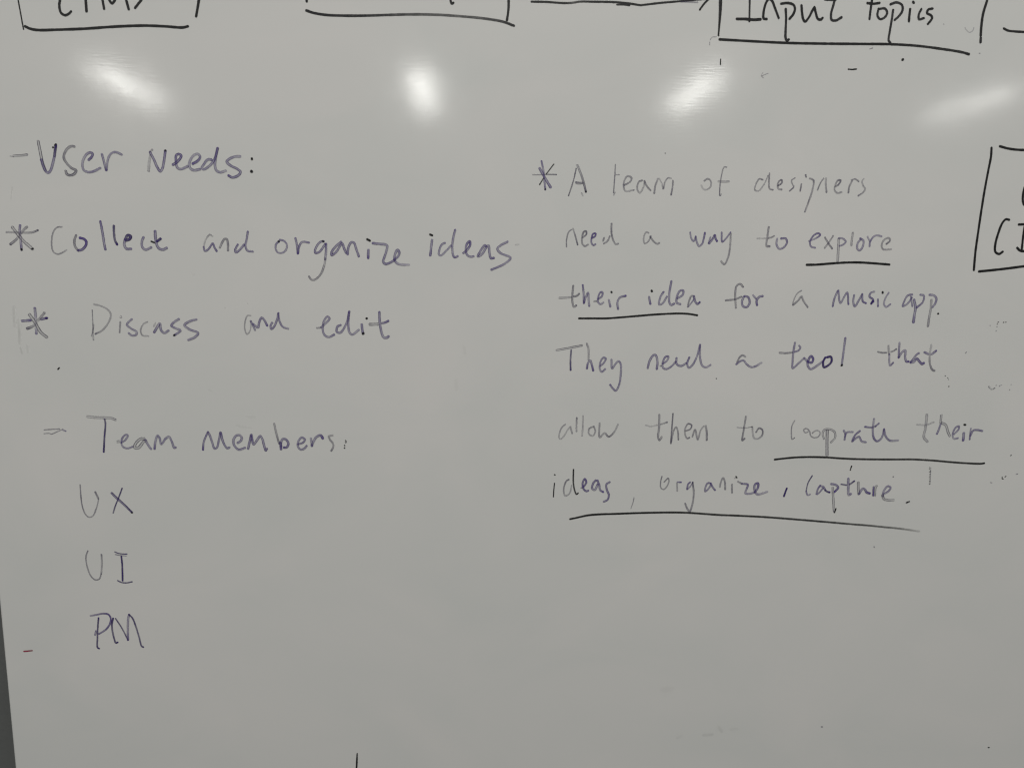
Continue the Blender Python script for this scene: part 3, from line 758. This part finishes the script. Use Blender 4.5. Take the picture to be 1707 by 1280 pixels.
  'g 1.61 147.7,-113.2,0.7 147.9,-123.6 147.6,-131.5 148.7,-133.4 150.3,-130.7,0.7',
  'g 1.04 158.4,-112.4,1.4 158.0,-123.6,1.3 157.7,-136.2,1.3',
  'g 1.14 157.9,-135.3 159.7,-125.3 161.3,-122.9,0.9 162.9,-126.9 163.5,-133.0,1.6',
  'g 1.14 168.9,-126.1 172.6,-124.6,1.1 173.4,-121.5,1.4 170.7,-120.4,1.4 168.4,-124.4 168.8,-129.5 170.4,-132.0,1.3 172.2,-131.4,1.6',
  'g 1.24 174.5,-130.7 176.3,-125.1,0.9 178.8,-133.0,0.9 180.9,-125.3,0.7 183.1,-122.4,0.7',
  'g 1.43 184.5,-121.9,0.7 185.6,-127.0 185.9,-133.4,1.5',
 ]),
 ('handwritten_word', 'faded grey word to before the cooperate word', [
  'g 0.67 209.4,-123.4 215.9,-123.8 221.3,-122.9,1.2',
  'g 1.34 216.0,-114.6 215.0,-124.5 214.3,-133.7,1.2 216.0,-132.2,1.2',
  'b 0.96 221.2,-122.9 221.4,-122.8',
  'g 1.25 221.6,-123.2,0.8 222.2,-127.8,0.7 223.6,-132.1,0.7 226.5,-132.5,0.7 229.9,-129.5,1.2 229.6,-125.2,1.3 226.9,-123.9,1.1 224.7,-127.2,1.2',
 ]),
 ('handwritten_word', 'faded purple misspelt word for cooperate with looped letters', [
  'g 0.96 255.1,-117.9 253.2,-122.0 253.0,-127.9 254.0,-132.8,1.2 255.8,-131.7',
  'g 0.96 266.3,-127.0 264.0,-127.5 262.8,-125.2,1.2 264.8,-124.3 267.5,-126.6,1.2 268.6,-130.0 271.2,-131.6,1.1 274.6,-131.0 276.2,-127.9 274.2,-125.8 271.3,-126.6 269.8,-128.1,1.3',
  'h 1.55 279.6,-132.6 278.2,-128.7 279.3,-125.4 283.5,-124.9 287.7,-127.1 288.4,-131.7 285.3,-135.5',
  'h 2.23 281.7,-125.8 282.2,-135.5 283.0,-145.8',
  'p 1.45 295.0,-125.8 296.5,-128.8 296.2,-133.4',
  'p 1.36 296.3,-130.9 297.7,-127.5 302.5,-127.1',
  'p 1.55 308.1,-126.2 304.7,-129.2 302.5,-134.7,1.3 306.0,-131.5 307.8,-130.9 310.2,-134.6 313.7,-135.3',
  'p 1.45 311.8,-122.9,1.4 317.4,-123.4,1.1 320.6,-122.4',
  'p 1.36 320.3,-122.4,0.9 322.9,-120.2',
  'p 1.56 318.7,-116.5,0.7 318.4,-125.4 319.9,-132.2,1.2 322.6,-134.5,1.2 325.9,-132.2 327.5,-124.7',
  'p 1.56 327.5,-125.0 329.3,-130.5,1.2 332.9,-133.9,1.2 339.7,-133.9,0.5',
 ]),
 ('handwritten_word', 'word their with a very pale t above the third underline', [
  'l 1.27 353.9,-121.2 360.8,-121.6 367.6,-119.3',
  'l 2.05 361.3,-113.1,1.2 361.2,-123.7,1.1 360.6,-131.4 363.8,-135.0,0.9',
  'h 1.76 373.1,-113.5 373.1,-119.9',
  'p 1.57 373.2,-120.8,1 372.3,-124.6 370.9,-128.7,1.2',
  'h 1.96 374.0,-119.9 377.3,-121.4 379.9,-127.2 381.7,-130.4',
  'p 1.37 385.0,-129.0 388.3,-125.0 388.3,-122.5 385.8,-123.6 383.9,-128.9 385.2,-132.5,0.8 388.6,-132.1',
  'p 1.97 392.9,-128.0 393.0,-134.0,1.3',
  'b 1.57 392.5,-121.2 393.7,-121.4',
  'p 1.28 398.4,-124.2 398.3,-133.2,1.3',
  'p 1.48 398.4,-130.6 400.5,-125.9 403.7,-125.5 408.1,-126.3',
 ]),
 ('underline', 'long grey black underline under the cooperate row', [
  'b 1.62 240.9,-149.2 247.8,-148.4 257.9,-147.5 269.0,-147.2,0.98 281.8,-147.5,0.95 294.7,-148.4,0.92 307.6,-149.0,0.88 324.8,-149.3,0.85 342.6,-149.4,0.85 353.1,-149.4,0.82 370.5,-150.4,0.82 383.6,-151.6,0.85 396.8,-152.6,0.85 410.0,-153.1,0.9 412.6,-152.7',
 ]),
 ('ink_mark', 'small black exclamation shaped tick above the word capture', [
  'b 1.13 303.7,-154.6 303.1,-156.8',
  'b 1.13 302.8,-158.0 303.0,-157.7',
 ]),
 ('ink_mark', 'ladder of tiny dashes under the third underline', [
  'k 0.45 367.4,-156.0 368.3,-156.2',
  'k 0.45 367.3,-157.2 367.8,-157.3',
  'k 0.45 368.0,-158.6 368.9,-158.8',
  'k 0.45 367.5,-159.6 369.0,-159.8',
  'k 0.40 368.1,-161.4 368.9,-161.4',
  'k 0.40 368.0,-162.6 369.1,-162.8',
  'k 0.45 368.0,-164.1 369.2,-164.2',
  'k 0.40 368.4,-165.4 369.2,-165.5',
  'k 0.45 368.4,-166.9 369.3,-167.1',
  'k 0.40 368.4,-168.3 369.3,-168.3',
  'k 0.45 368.5,-169.8 369.3,-169.6',
  'g 0.45 368.6,-156.3 368.9,-161.5 369.3,-169.4',
 ]),
 ('ink_speck', 'tiny black speck at the right edge beside the third underline', [
  'b 0.80 433.8,-146.6 434.2,-146.0',
 ]),
 ('ink_speck', 'tiny black speck at the right edge beside the third underline', [
  'b 0.75 428.7,-164.0 428.8,-165.5 429.8,-165.8',
 ]),
 ('ink_speck', 'tiny black speck at the right edge beside the third underline', [
  'b 0.70 431.0,-164.2 431.8,-163.4',
 ]),
 ('ink_speck', 'tiny black speck at the right edge beside the third underline', [
  'g 0.75 440.1,-161.8 441.5,-161.6',
 ]),
 ('ink_speck', 'tiny black speck at the right edge beside the third underline', [
  'l 1.00 419.5,-168.6 420.5,-169.1',
 ]),
 ('ink_speck', 'tiny black speck at the right edge beside the third underline', [
  'g 0.79 338.1,-163.5 338.6,-163.7',
 ]),
 ('handwritten_word', 'dark thin word ideas in the last paragraph row', [
  'k 0.95 67.4,-167.5 66.8,-178.6',
  'b 1.04 67.2,-160.6 67.8,-161.0',
  'g 1.14 78.6,-164.6,1.8 76.6,-165.9,1.4 74.7,-172.7 76.0,-177.6,0.9 79.3,-175.7,0.9 80.9,-169.3,0.6',
  'k 1.24 82.0,-156.6 82.2,-167.6,0.9 83.8,-174.8,0.8 84.9,-176.5,0.9 86.1,-175.5,1.2',
  'g 0.95 88.1,-171.5 89.1,-171.3',
  'p 1.43 90.3,-170.4 92.3,-166.8,1.4 91.0,-164.1,1.7 89.4,-167.7,1.4 90.4,-172.3,1.3 92.5,-174.0,1.4 94.1,-173.5,1.6',
  'p 1.62 99.7,-165.2,1.4 97.7,-167.7,1.2 97.0,-171.9 99.1,-173.0,0.9 101.3,-168.6',
  'p 1.63 100.9,-165.3,1.3 102.3,-168.6,1.2 103.4,-173.2,1.2 105.8,-174.7,1.6',
  'p 1.44 110.7,-166.7,1 108.1,-168.6,1.2 108.6,-172.9,1.1 110.3,-177.1,1.4 109.3,-181.0,1.2 106.4,-182.5',
 ]),
 ('comma', 'thin pale comma after ideas', [
  'g 0.68 130.3,-179.4 129.6,-183.7 128.1,-188.4,0.6',
 ]),
 ('handwritten_word', 'faded thin word organize in the last paragraph row', [
  'g 0.96 151.8,-162.4,1.3 150.9,-167.1,1.2 151.4,-171.8 153.7,-172.9,0.9 156.1,-170.5 157.5,-166.4 156.9,-163.9,1.2 153.7,-166.9,1.2',
  'g 1.25 164.0,-167.6,0.8 164.5,-174.4,0.7',
  'p 1.16 164.3,-167.0 167.3,-167.2,1.6',
  'p 1.26 174.4,-167.2,1.4 172.8,-168.9,1.4 172.2,-173.0,1.3',
  'p 1.06 172.6,-172.8 175.0,-170.2 176.5,-167.2',
  'g 1.36 176.4,-167.2,1.4 177.7,-176.7 176.8,-186.1,1.1 175.1,-191.0,1.3 173.1,-188.7 171.2,-184.4',
  'p 1.36 190.9,-168.1,1.3 188.5,-168.0,1.3 186.8,-171.6,1.2 186.8,-174.7 189.4,-172.4 191.0,-169.4',
  'p 1.36 190.9,-168.1,1.4 192.8,-171.6,1.4 194.7,-173.7,1.6',
  'g 1.36 198.3,-171.2,0.9 199.1,-166.5 200.6,-163.9,1.1 202.0,-166.5,1.2 202.8,-173.1,1.2',
  'g 1.17 207.9,-169.1 208.4,-176.0,1.2',
  'k 1.07 210.7,-162.7 211.6,-163.7',
  'g 0.78 209.9,-164.0 210.2,-164.1',
  'g 1.36 212.5,-166.7 215.9,-168.5',
  'p 1.56 215.9,-168.5 220.7,-169.3,1.4 220.0,-172.6,1.1 219.1,-176.2 222.4,-176.7 226.6,-175.6',
  'p 1.76 226.6,-175.6 228.9,-171.8,1.4 228.7,-168.3,1.6 226.6,-169.0,1.4 226.3,-173.5,1.2 228.8,-177.2 236.7,-175.1,0.7',
 ]),
 ('comma', 'dark slanted comma after organize', [
  'q 1.66 252.4,-172.6 250.5,-179.1',
 ]),
 ('handwritten_word', 'faded purple word capture in the last paragraph row', [
  'q 1.08 272.3,-162.3,0.8 269.2,-168.5,0.75 268.2,-175.0,0.7',
  'p 1.28 268.2,-175.0,1.1 269.7,-178.2 271.7,-177.6',
  'p 1.38 279.3,-170.3,1.4 277.6,-173.3,1.2 276.7,-177.4',
  'p 1.28 277.4,-177.7 279.9,-175.1 281.7,-172.4',
  'p 1.57 279.9,-170.8,0.8 281.8,-171.5 283.9,-174.3,1.2',
  'q 1.57 283.5,-174.2,0.6 285.5,-175.5,0.8 287.5,-176.0,1',
  'h 1.78 289.6,-172.1 290.6,-179.9 291.6,-187.7 292.4,-191.7',
  'p 1.77 288.0,-169.1 292.0,-169.9 294.0,-172.1,1.4 291.4,-175.6,1.6',
  'k 1.19 293.5,-189.5 292.6,-192.7',
  'q 1.18 296.2,-169.4,0.8 300.6,-170.1,0.7',
  'q 1.38 303.0,-169.7,0.6 306.8,-166.8,0.9',
  'p 1.97 301.7,-164.8 302.3,-172.2 303.2,-178.1 304.8,-177.4',
  'h 1.78 310.1,-167.9 311.2,-177.4',
  'p 1.78 311.4,-177.6 314.2,-173.1 315.9,-173.5,1.2 317.6,-176.1,1.5 320.3,-177.0,1.6',
  'p 1.48 323.0,-171.6,1.4 323.3,-178.8,1.6',
  'h 1.68 324.6,-178.8 324.5,-172.7 325.3,-170.7',
  'p 1.59 331.9,-177.5 335.6,-175.1,1.2 337.0,-172.3 334.5,-171.1 331.6,-174.9 330.9,-179.3,0.8',
  'h 1.89 330.8,-178.4 332.2,-181.5 335.3,-182.6,0.8 340.6,-182.6,0.5',
  'k 1.30 351.2,-184.8 352.2,-184.4',
  'k 0.90 352.2,-184.2 353.6,-183.9',
 ]),
 ('underline', 'longest black underline fading out to the right', [
  'b 1.67 80.2,-196.6 85.5,-195.5 93.8,-193.7 103.0,-192.9 114.7,-192.6 131.4,-192.1,0.98 148.2,-191.8,0.93 165.0,-191.8,0.87 175.2,-192.2,0.85 199.6,-194.1,0.85 210.6,-194.6,0.85 236.3,-196.1,0.82 262.2,-198.3,0.8 288.3,-200.7,0.76 310.1,-202.8,0.68 321.9,-203.8,0.62 335.6,-205.3,0.55 346.5,-206.4,0.45 355.4,-207.7,0.35 364.3,-209.1,0.15',
 ]),
 ('ink_dot', 'faint speck under the longest underline', [
  'g 0.81 327.5,-221.5 328.0,-222.2',
 ]),
 ('ink_dot', 'faint speck under the longest underline', [
  'g 0.69 338.2,-163.7 338.7,-163.3',
 ]),
 ('drawn_box', 'black marker box cut off by the right edge of the photo', [
  'b 1.93 391.8,90.5 392.1,84.4 391.1,73.7 389.8,59.3 388.9,44.9 388.0,26.7 387.5,12.9 387.7,-0.4',
  'b 1.90 398.1,91.7 404.0,90.3 410.8,89.5 417.5,89.3 433.7,89.4',
  'b 1.97 391.8,-1.3 401.6,-0.3 414.1,1.2 427.5,3.0 444.0,4.4',
 ]),
 ('handwritten_word', 'black opening bracket and letters cut off by the right edge', [
  'b 1.95 411.7,37.8 408.9,38.1 406.4,35.2 403.9,26.9 402.6,18.6 403.4,13.6 406.5,12.1 409.2,13.9',
  'b 1.95 419.5,34.4 424.8,34.7 431.5,35.1',
  'b 1.86 424.4,33.1 424.1,24.4 424.1,14.3',
  'b 1.96 420.2,17.0 423.2,14.7 427.2,14.5 433.9,15.2',
  'b 2.03 421.0,62.1 420.4,57.1 420.9,51.7 422.6,49.0 426.0,49.4',
 ]),
 ('dash', 'short dark red dash at the lower left', [
  'r 1.32 -342.2,-299.6 -339.1,-299.4 -336.0,-299.0,0.7',
 ]),
 ('ink_mark', 'black vertical stroke rising from the bottom edge', [
  'b 1.22 -88.8,-392.5,0.7 -89.0,-396.3,0.95',
  'b 1.52 -89.0,-396.3 -89.3,-401.2 -89.6,-405.9 -90.1,-412.5',
 ]),
 ('ink_mark', 'speckled flecks under the word box at the right edge', [
  'k 0.67 411.1,-40.3 412.0,-40.0',
  'k 0.57 410.7,-41.8 411.3,-41.6',
  'g 0.57 410.8,-43.8 411.2,-43.7',
  'g 0.53 410.3,-46.9 410.8,-46.7',
  'b 0.86 415.7,-40.3 416.0,-40.1',
  'k 0.52 417.3,-40.1 418.0,-40.0',
  'g 0.48 404.9,-42.7 405.5,-42.8',
 ]),
 ('ink_dot', 'small dot near the bottom right corner', [
  'g 1.17 295.7,-378.6 296.5,-378.6',
 ]),
 ('ink_dot', 'small dot near the bottom right corner', [
  'b 1.31 443.0,-401.3 443.7,-401.3',
 ]),
 ('smudge', 'faint grey smear near the bottom edge', [
  's 4.71 174.4,-385.3,0.5 176.9,-384.0,0.4',
 ]),
 ('smudge', 'faint grey smear near the bottom edge', [
  's 5.25 196.5,-383.6,0.7 202.4,-383.3,0.7',
 ]),
 ('smudge', 'faint grey smear near the bottom edge', [
  's 5.77 208.7,-377.2,0.7 210.4,-379.9,0.8',
 ]),
 ('smudge', 'faint grey smear near the bottom edge', [
  's 5.26 219.8,-379.0,0.6 223.1,-378.6,0.5',
 ]),
 ('smudge', 'faint grey smear near the bottom edge', [
  's 10.29 161.8,-342.2,0.3 165.5,-341.8,0.3',
 ]),
 ('smudge', 'faint stain left on the wiped middle of the board', [
  's 4.07 -3.2,-61.1,0.3 -2.3,-66.5,0.3',
 ]),
 ('smudge', 'faint stain left on the wiped middle of the board', [
  's 5.47 -9.1,-88.0,0.35 -8.6,-93.5,0.35',
 ]),
 ('smudge', 'faint stain left on the wiped middle of the board', [
  's 2.23 -192.0,-94.8,0.5 -190.3,-95.7,0.5',
 ]),
 ('smudge', 'faint stain left on the wiped middle of the board', [
  's 2.15 -200.4,-9.1,0.4 -199.6,-10.4,0.4',
 ]),
 ('smudge', 'faint stain left on the wiped middle of the board', [
  's 1.80 -166.1,-114.8,0.4 -159.5,-114.8,0.4',
 ]),
 ('smudge', 'faint stain left on the wiped middle of the board', [
  's 1.81 -173.0,-121.7,0.5 -162.0,-124.0,0.5',
 ]),
]


BLACK = (0.010, 0.010, 0.011)
SOFTBLACK = (0.014, 0.014, 0.017)
PURPLE = (0.098, 0.064, 0.255)
DEEP = (0.036, 0.018, 0.140)
GREY = (0.070, 0.058, 0.125)
PEN = {  # fill, edge, colour, uneven
    'b': (0.95, 0.97, BLACK, 0.03),
    'k': (0.86, 0.90, SOFTBLACK, 0.07),
    'q': (0.80, 0.88, DEEP, 0.14),
    'p': (0.37, 0.59, PURPLE, 0.24),
    'g': (0.31, 0.52, GREY, 0.26),
    'h': (0.12, 0.58, GREY, 0.22),
    'l': (0.17, 0.31, GREY, 0.30),
    's': (0.085, 0.0, (0.060, 0.068, 0.055), 0.30),
    'r': (0.78, 0.85, (0.300, 0.012, 0.050), 0.20),
}

def smooth_noise(n, step, rng):
    k = max(2, int(n / step) + 2)
    c = [rng.uniform(-1, 1) for _ in range(k + 1)]
    res = []
    for i in range(n):
        t = i / step
        j = min(int(t), k - 1)
        f = t - int(t)
        f = f * f * (3 - 2 * f)
        res.append(c[j] * (1 - f) + c[min(j + 1, k)] * f)
    return res

def spline(pts):
    """Centripetal Catmull-Rom through the points, about 0.3 mm per step."""
    if len(pts) == 2:
        (x0, z0, p0), (x1, z1, p1) = pts
        n = max(6, int(math.hypot(x1 - x0, z1 - z0) / 0.3))
        bow = random.uniform(-0.012, 0.012)
        return [(x0 + (x1 - x0) * t - (z1 - z0) * bow * math.sin(math.pi * t),
                 z0 + (z1 - z0) * t + (x1 - x0) * bow * math.sin(math.pi * t),
                 p0 + (p1 - p0) * t) for t in [i / n for i in range(n + 1)]]
    P = [tuple(2 * a - b for a, b in zip(pts[0], pts[1]))] + pts + [tuple(2 * a - b for a, b in zip(pts[-1], pts[-2]))]
    out = []
    for i in range(1, len(P) - 2):
        a, b, c, d = P[i - 1], P[i], P[i + 1], P[i + 2]
        def kn(u, w):
            return max(1e-4, math.hypot(u[0] - w[0], u[1] - w[1]) ** 0.5)
        t0 = 0.0; t1 = t0 + kn(a, b); t2 = t1 + kn(b, c); t3 = t2 + kn(c, d)
        n = max(3, int(math.hypot(c[0] - b[0], c[1] - b[1]) / 0.3))
        for s in range(n):
            t = t1 + (t2 - t1) * s / n
            q = []
            for k in range(2):
                A1 = (t1 - t) / (t1 - t0) * a[k] + (t - t0) / (t1 - t0) * b[k]
                A2 = (t2 - t) / (t2 - t1) * b[k] + (t - t1) / (t2 - t1) * c[k]
                A3 = (t3 - t) / (t3 - t2) * c[k] + (t - t2) / (t3 - t2) * d[k]
                B1 = (t2 - t) / (t2 - t0) * A1 + (t - t0) / (t2 - t0) * A2
                B2 = (t3 - t) / (t3 - t1) * A2 + (t - t1) / (t3 - t1) * A3
                q.append((t2 - t) / (t2 - t1) * B1 + (t - t1) / (t2 - t1) * B2)
            f = s / n
            out.append((q[0], q[1], b[2] * (1 - f) + c[2] * f))
    out.append(pts[-1])
    return out

CROSS = (-1.0, -0.55, 0.0, 0.55, 1.0)
SILK = 0.00012        # first ink layer above the enamel (m)

def add_stroke(V, Fc, cr, film, hue, spec, order, rng):
    toks = spec.split()
    fill, edge, colour, uneven = PEN[toks[0]]
    r = float(toks[1]) / 2.0 * (1.08 if toks[0] in 'pghl' else 1.0)
    pts = []
    for tk in toks[2:]:
        q = [float(z) for z in tk.split(',')]
        pts.append((q[0], q[1], q[2] if len(q) > 2 else 1.0))
    S = spline(pts)
    # round ends: push the first and last sample out by most of a radius
    def ext(a, b):
        d = math.hypot(a[0] - b[0], a[1] - b[1]) or 1.0
        u = ((a[0] - b[0]) / d, (a[1] - b[1]) / d)
        m = 4
        return [(a[0] + u[0] * r * 0.8 * k / m, a[1] + u[1] * r * 0.8 * k / m, a[2]) for k in range(m, 0, -1)]
    S = ext(S[0], S[1]) + S + list(reversed(ext(S[-1], S[-2])))
    n = len(S)
    cum = [0.0]
    for a, b in zip(S, S[1:]):
        cum.append(cum[-1] + math.hypot(b[0] - a[0], b[1] - a[1]))
    tot = cum[-1]
    wob = smooth_noise(n, 9.0, rng)
    nf, nl, nr = smooth_noise(n, 11.0, rng), smooth_noise(n, 14.0, rng), smooth_noise(n, 14.0, rng)
    bl, br = 1 + rng.uniform(-1, 1) * uneven, 1 + rng.uniform(-1, 1) * uneven
    pool0, pool1 = rng.uniform(0.05, 0.5), rng.uniform(0.15, 0.8)
    base = len(V)
    for i, (x, z, p) in enumerate(S):
        j0, j1 = max(0, i - 1), min(n - 1, i + 1)
        tx, tz = S[j1][0] - S[j0][0], S[j1][1] - S[j0][1]
        d = math.hypot(tx, tz) or 1.0
        nx, nz = -tz / d, tx / d
        e = min(cum[i], tot - cum[i])
        cap = 1.0 if e >= r else math.sqrt(max(0.02, 1 - (1 - e / r) ** 2))
        w = r * cap * (1 + 0.07 * wob[i])
        end = 1.0
        if toks[0] not in 'bs':
            end += pool0 * math.exp(-(cum[i] / (1.3 * r)) ** 2) + pool1 * math.exp(-((tot - cum[i]) / (1.3 * r)) ** 2)
        f_ = min(0.98, fill * p * (1 + uneven * nf[i]) * end)
        l_ = min(0.98, edge * p * bl * (1 + uneven * nl[i]) * (0.5 + 0.5 * end))
        r_ = min(0.98, edge * p * br * (1 + uneven * nr[i]) * (0.5 + 0.5 * end))
        y = -(SILK + 0.000016 * order + 0.000010 * i / n)
        for c in CROSS:
            V.append(((x + nx * w * c) / 1000.0, y, (z + nz * w * c) / 1000.0))
            cr.append(c)
            film.append((f_, l_, r_, 1.0))
            hue.append((*colour, 1.0))
    for i in range(n - 1):
        for k in range(4):
            a = base + i * 5 + k
            Fc.append((a, a + 1, a + 6, a + 5))

for index, (part, label, strokes) in enumerate(INK):
    rng = random.Random(101 + index)
    V, Fc, cr, film, hue = [], [], [], [], []
    for order, spec in enumerate(strokes):
        add_stroke(V, Fc, cr, film, hue, spec, order, rng)
    o = link_mesh(part, V, Fc, M_INK, board)
    me = o.data
    a = me.attributes.new('cross', 'FLOAT', 'POINT'); a.data.foreach_set('value', cr)
    a = me.attributes.new('film', 'FLOAT_COLOR', 'POINT'); a.data.foreach_set('color', [q for c in film for q in c])
    a = me.attributes.new('hue', 'FLOAT_COLOR', 'POINT'); a.data.foreach_set('color', [q for c in hue for q in c])
    o['label'] = label
    if label.startswith(('speckled', 'ladder')):
        o['kind'] = 'stuff'      # a spray of crumbs of dried ink

scene.cycles.transparent_max_bounces = 16
scene.cycles.filter_width = 1.3
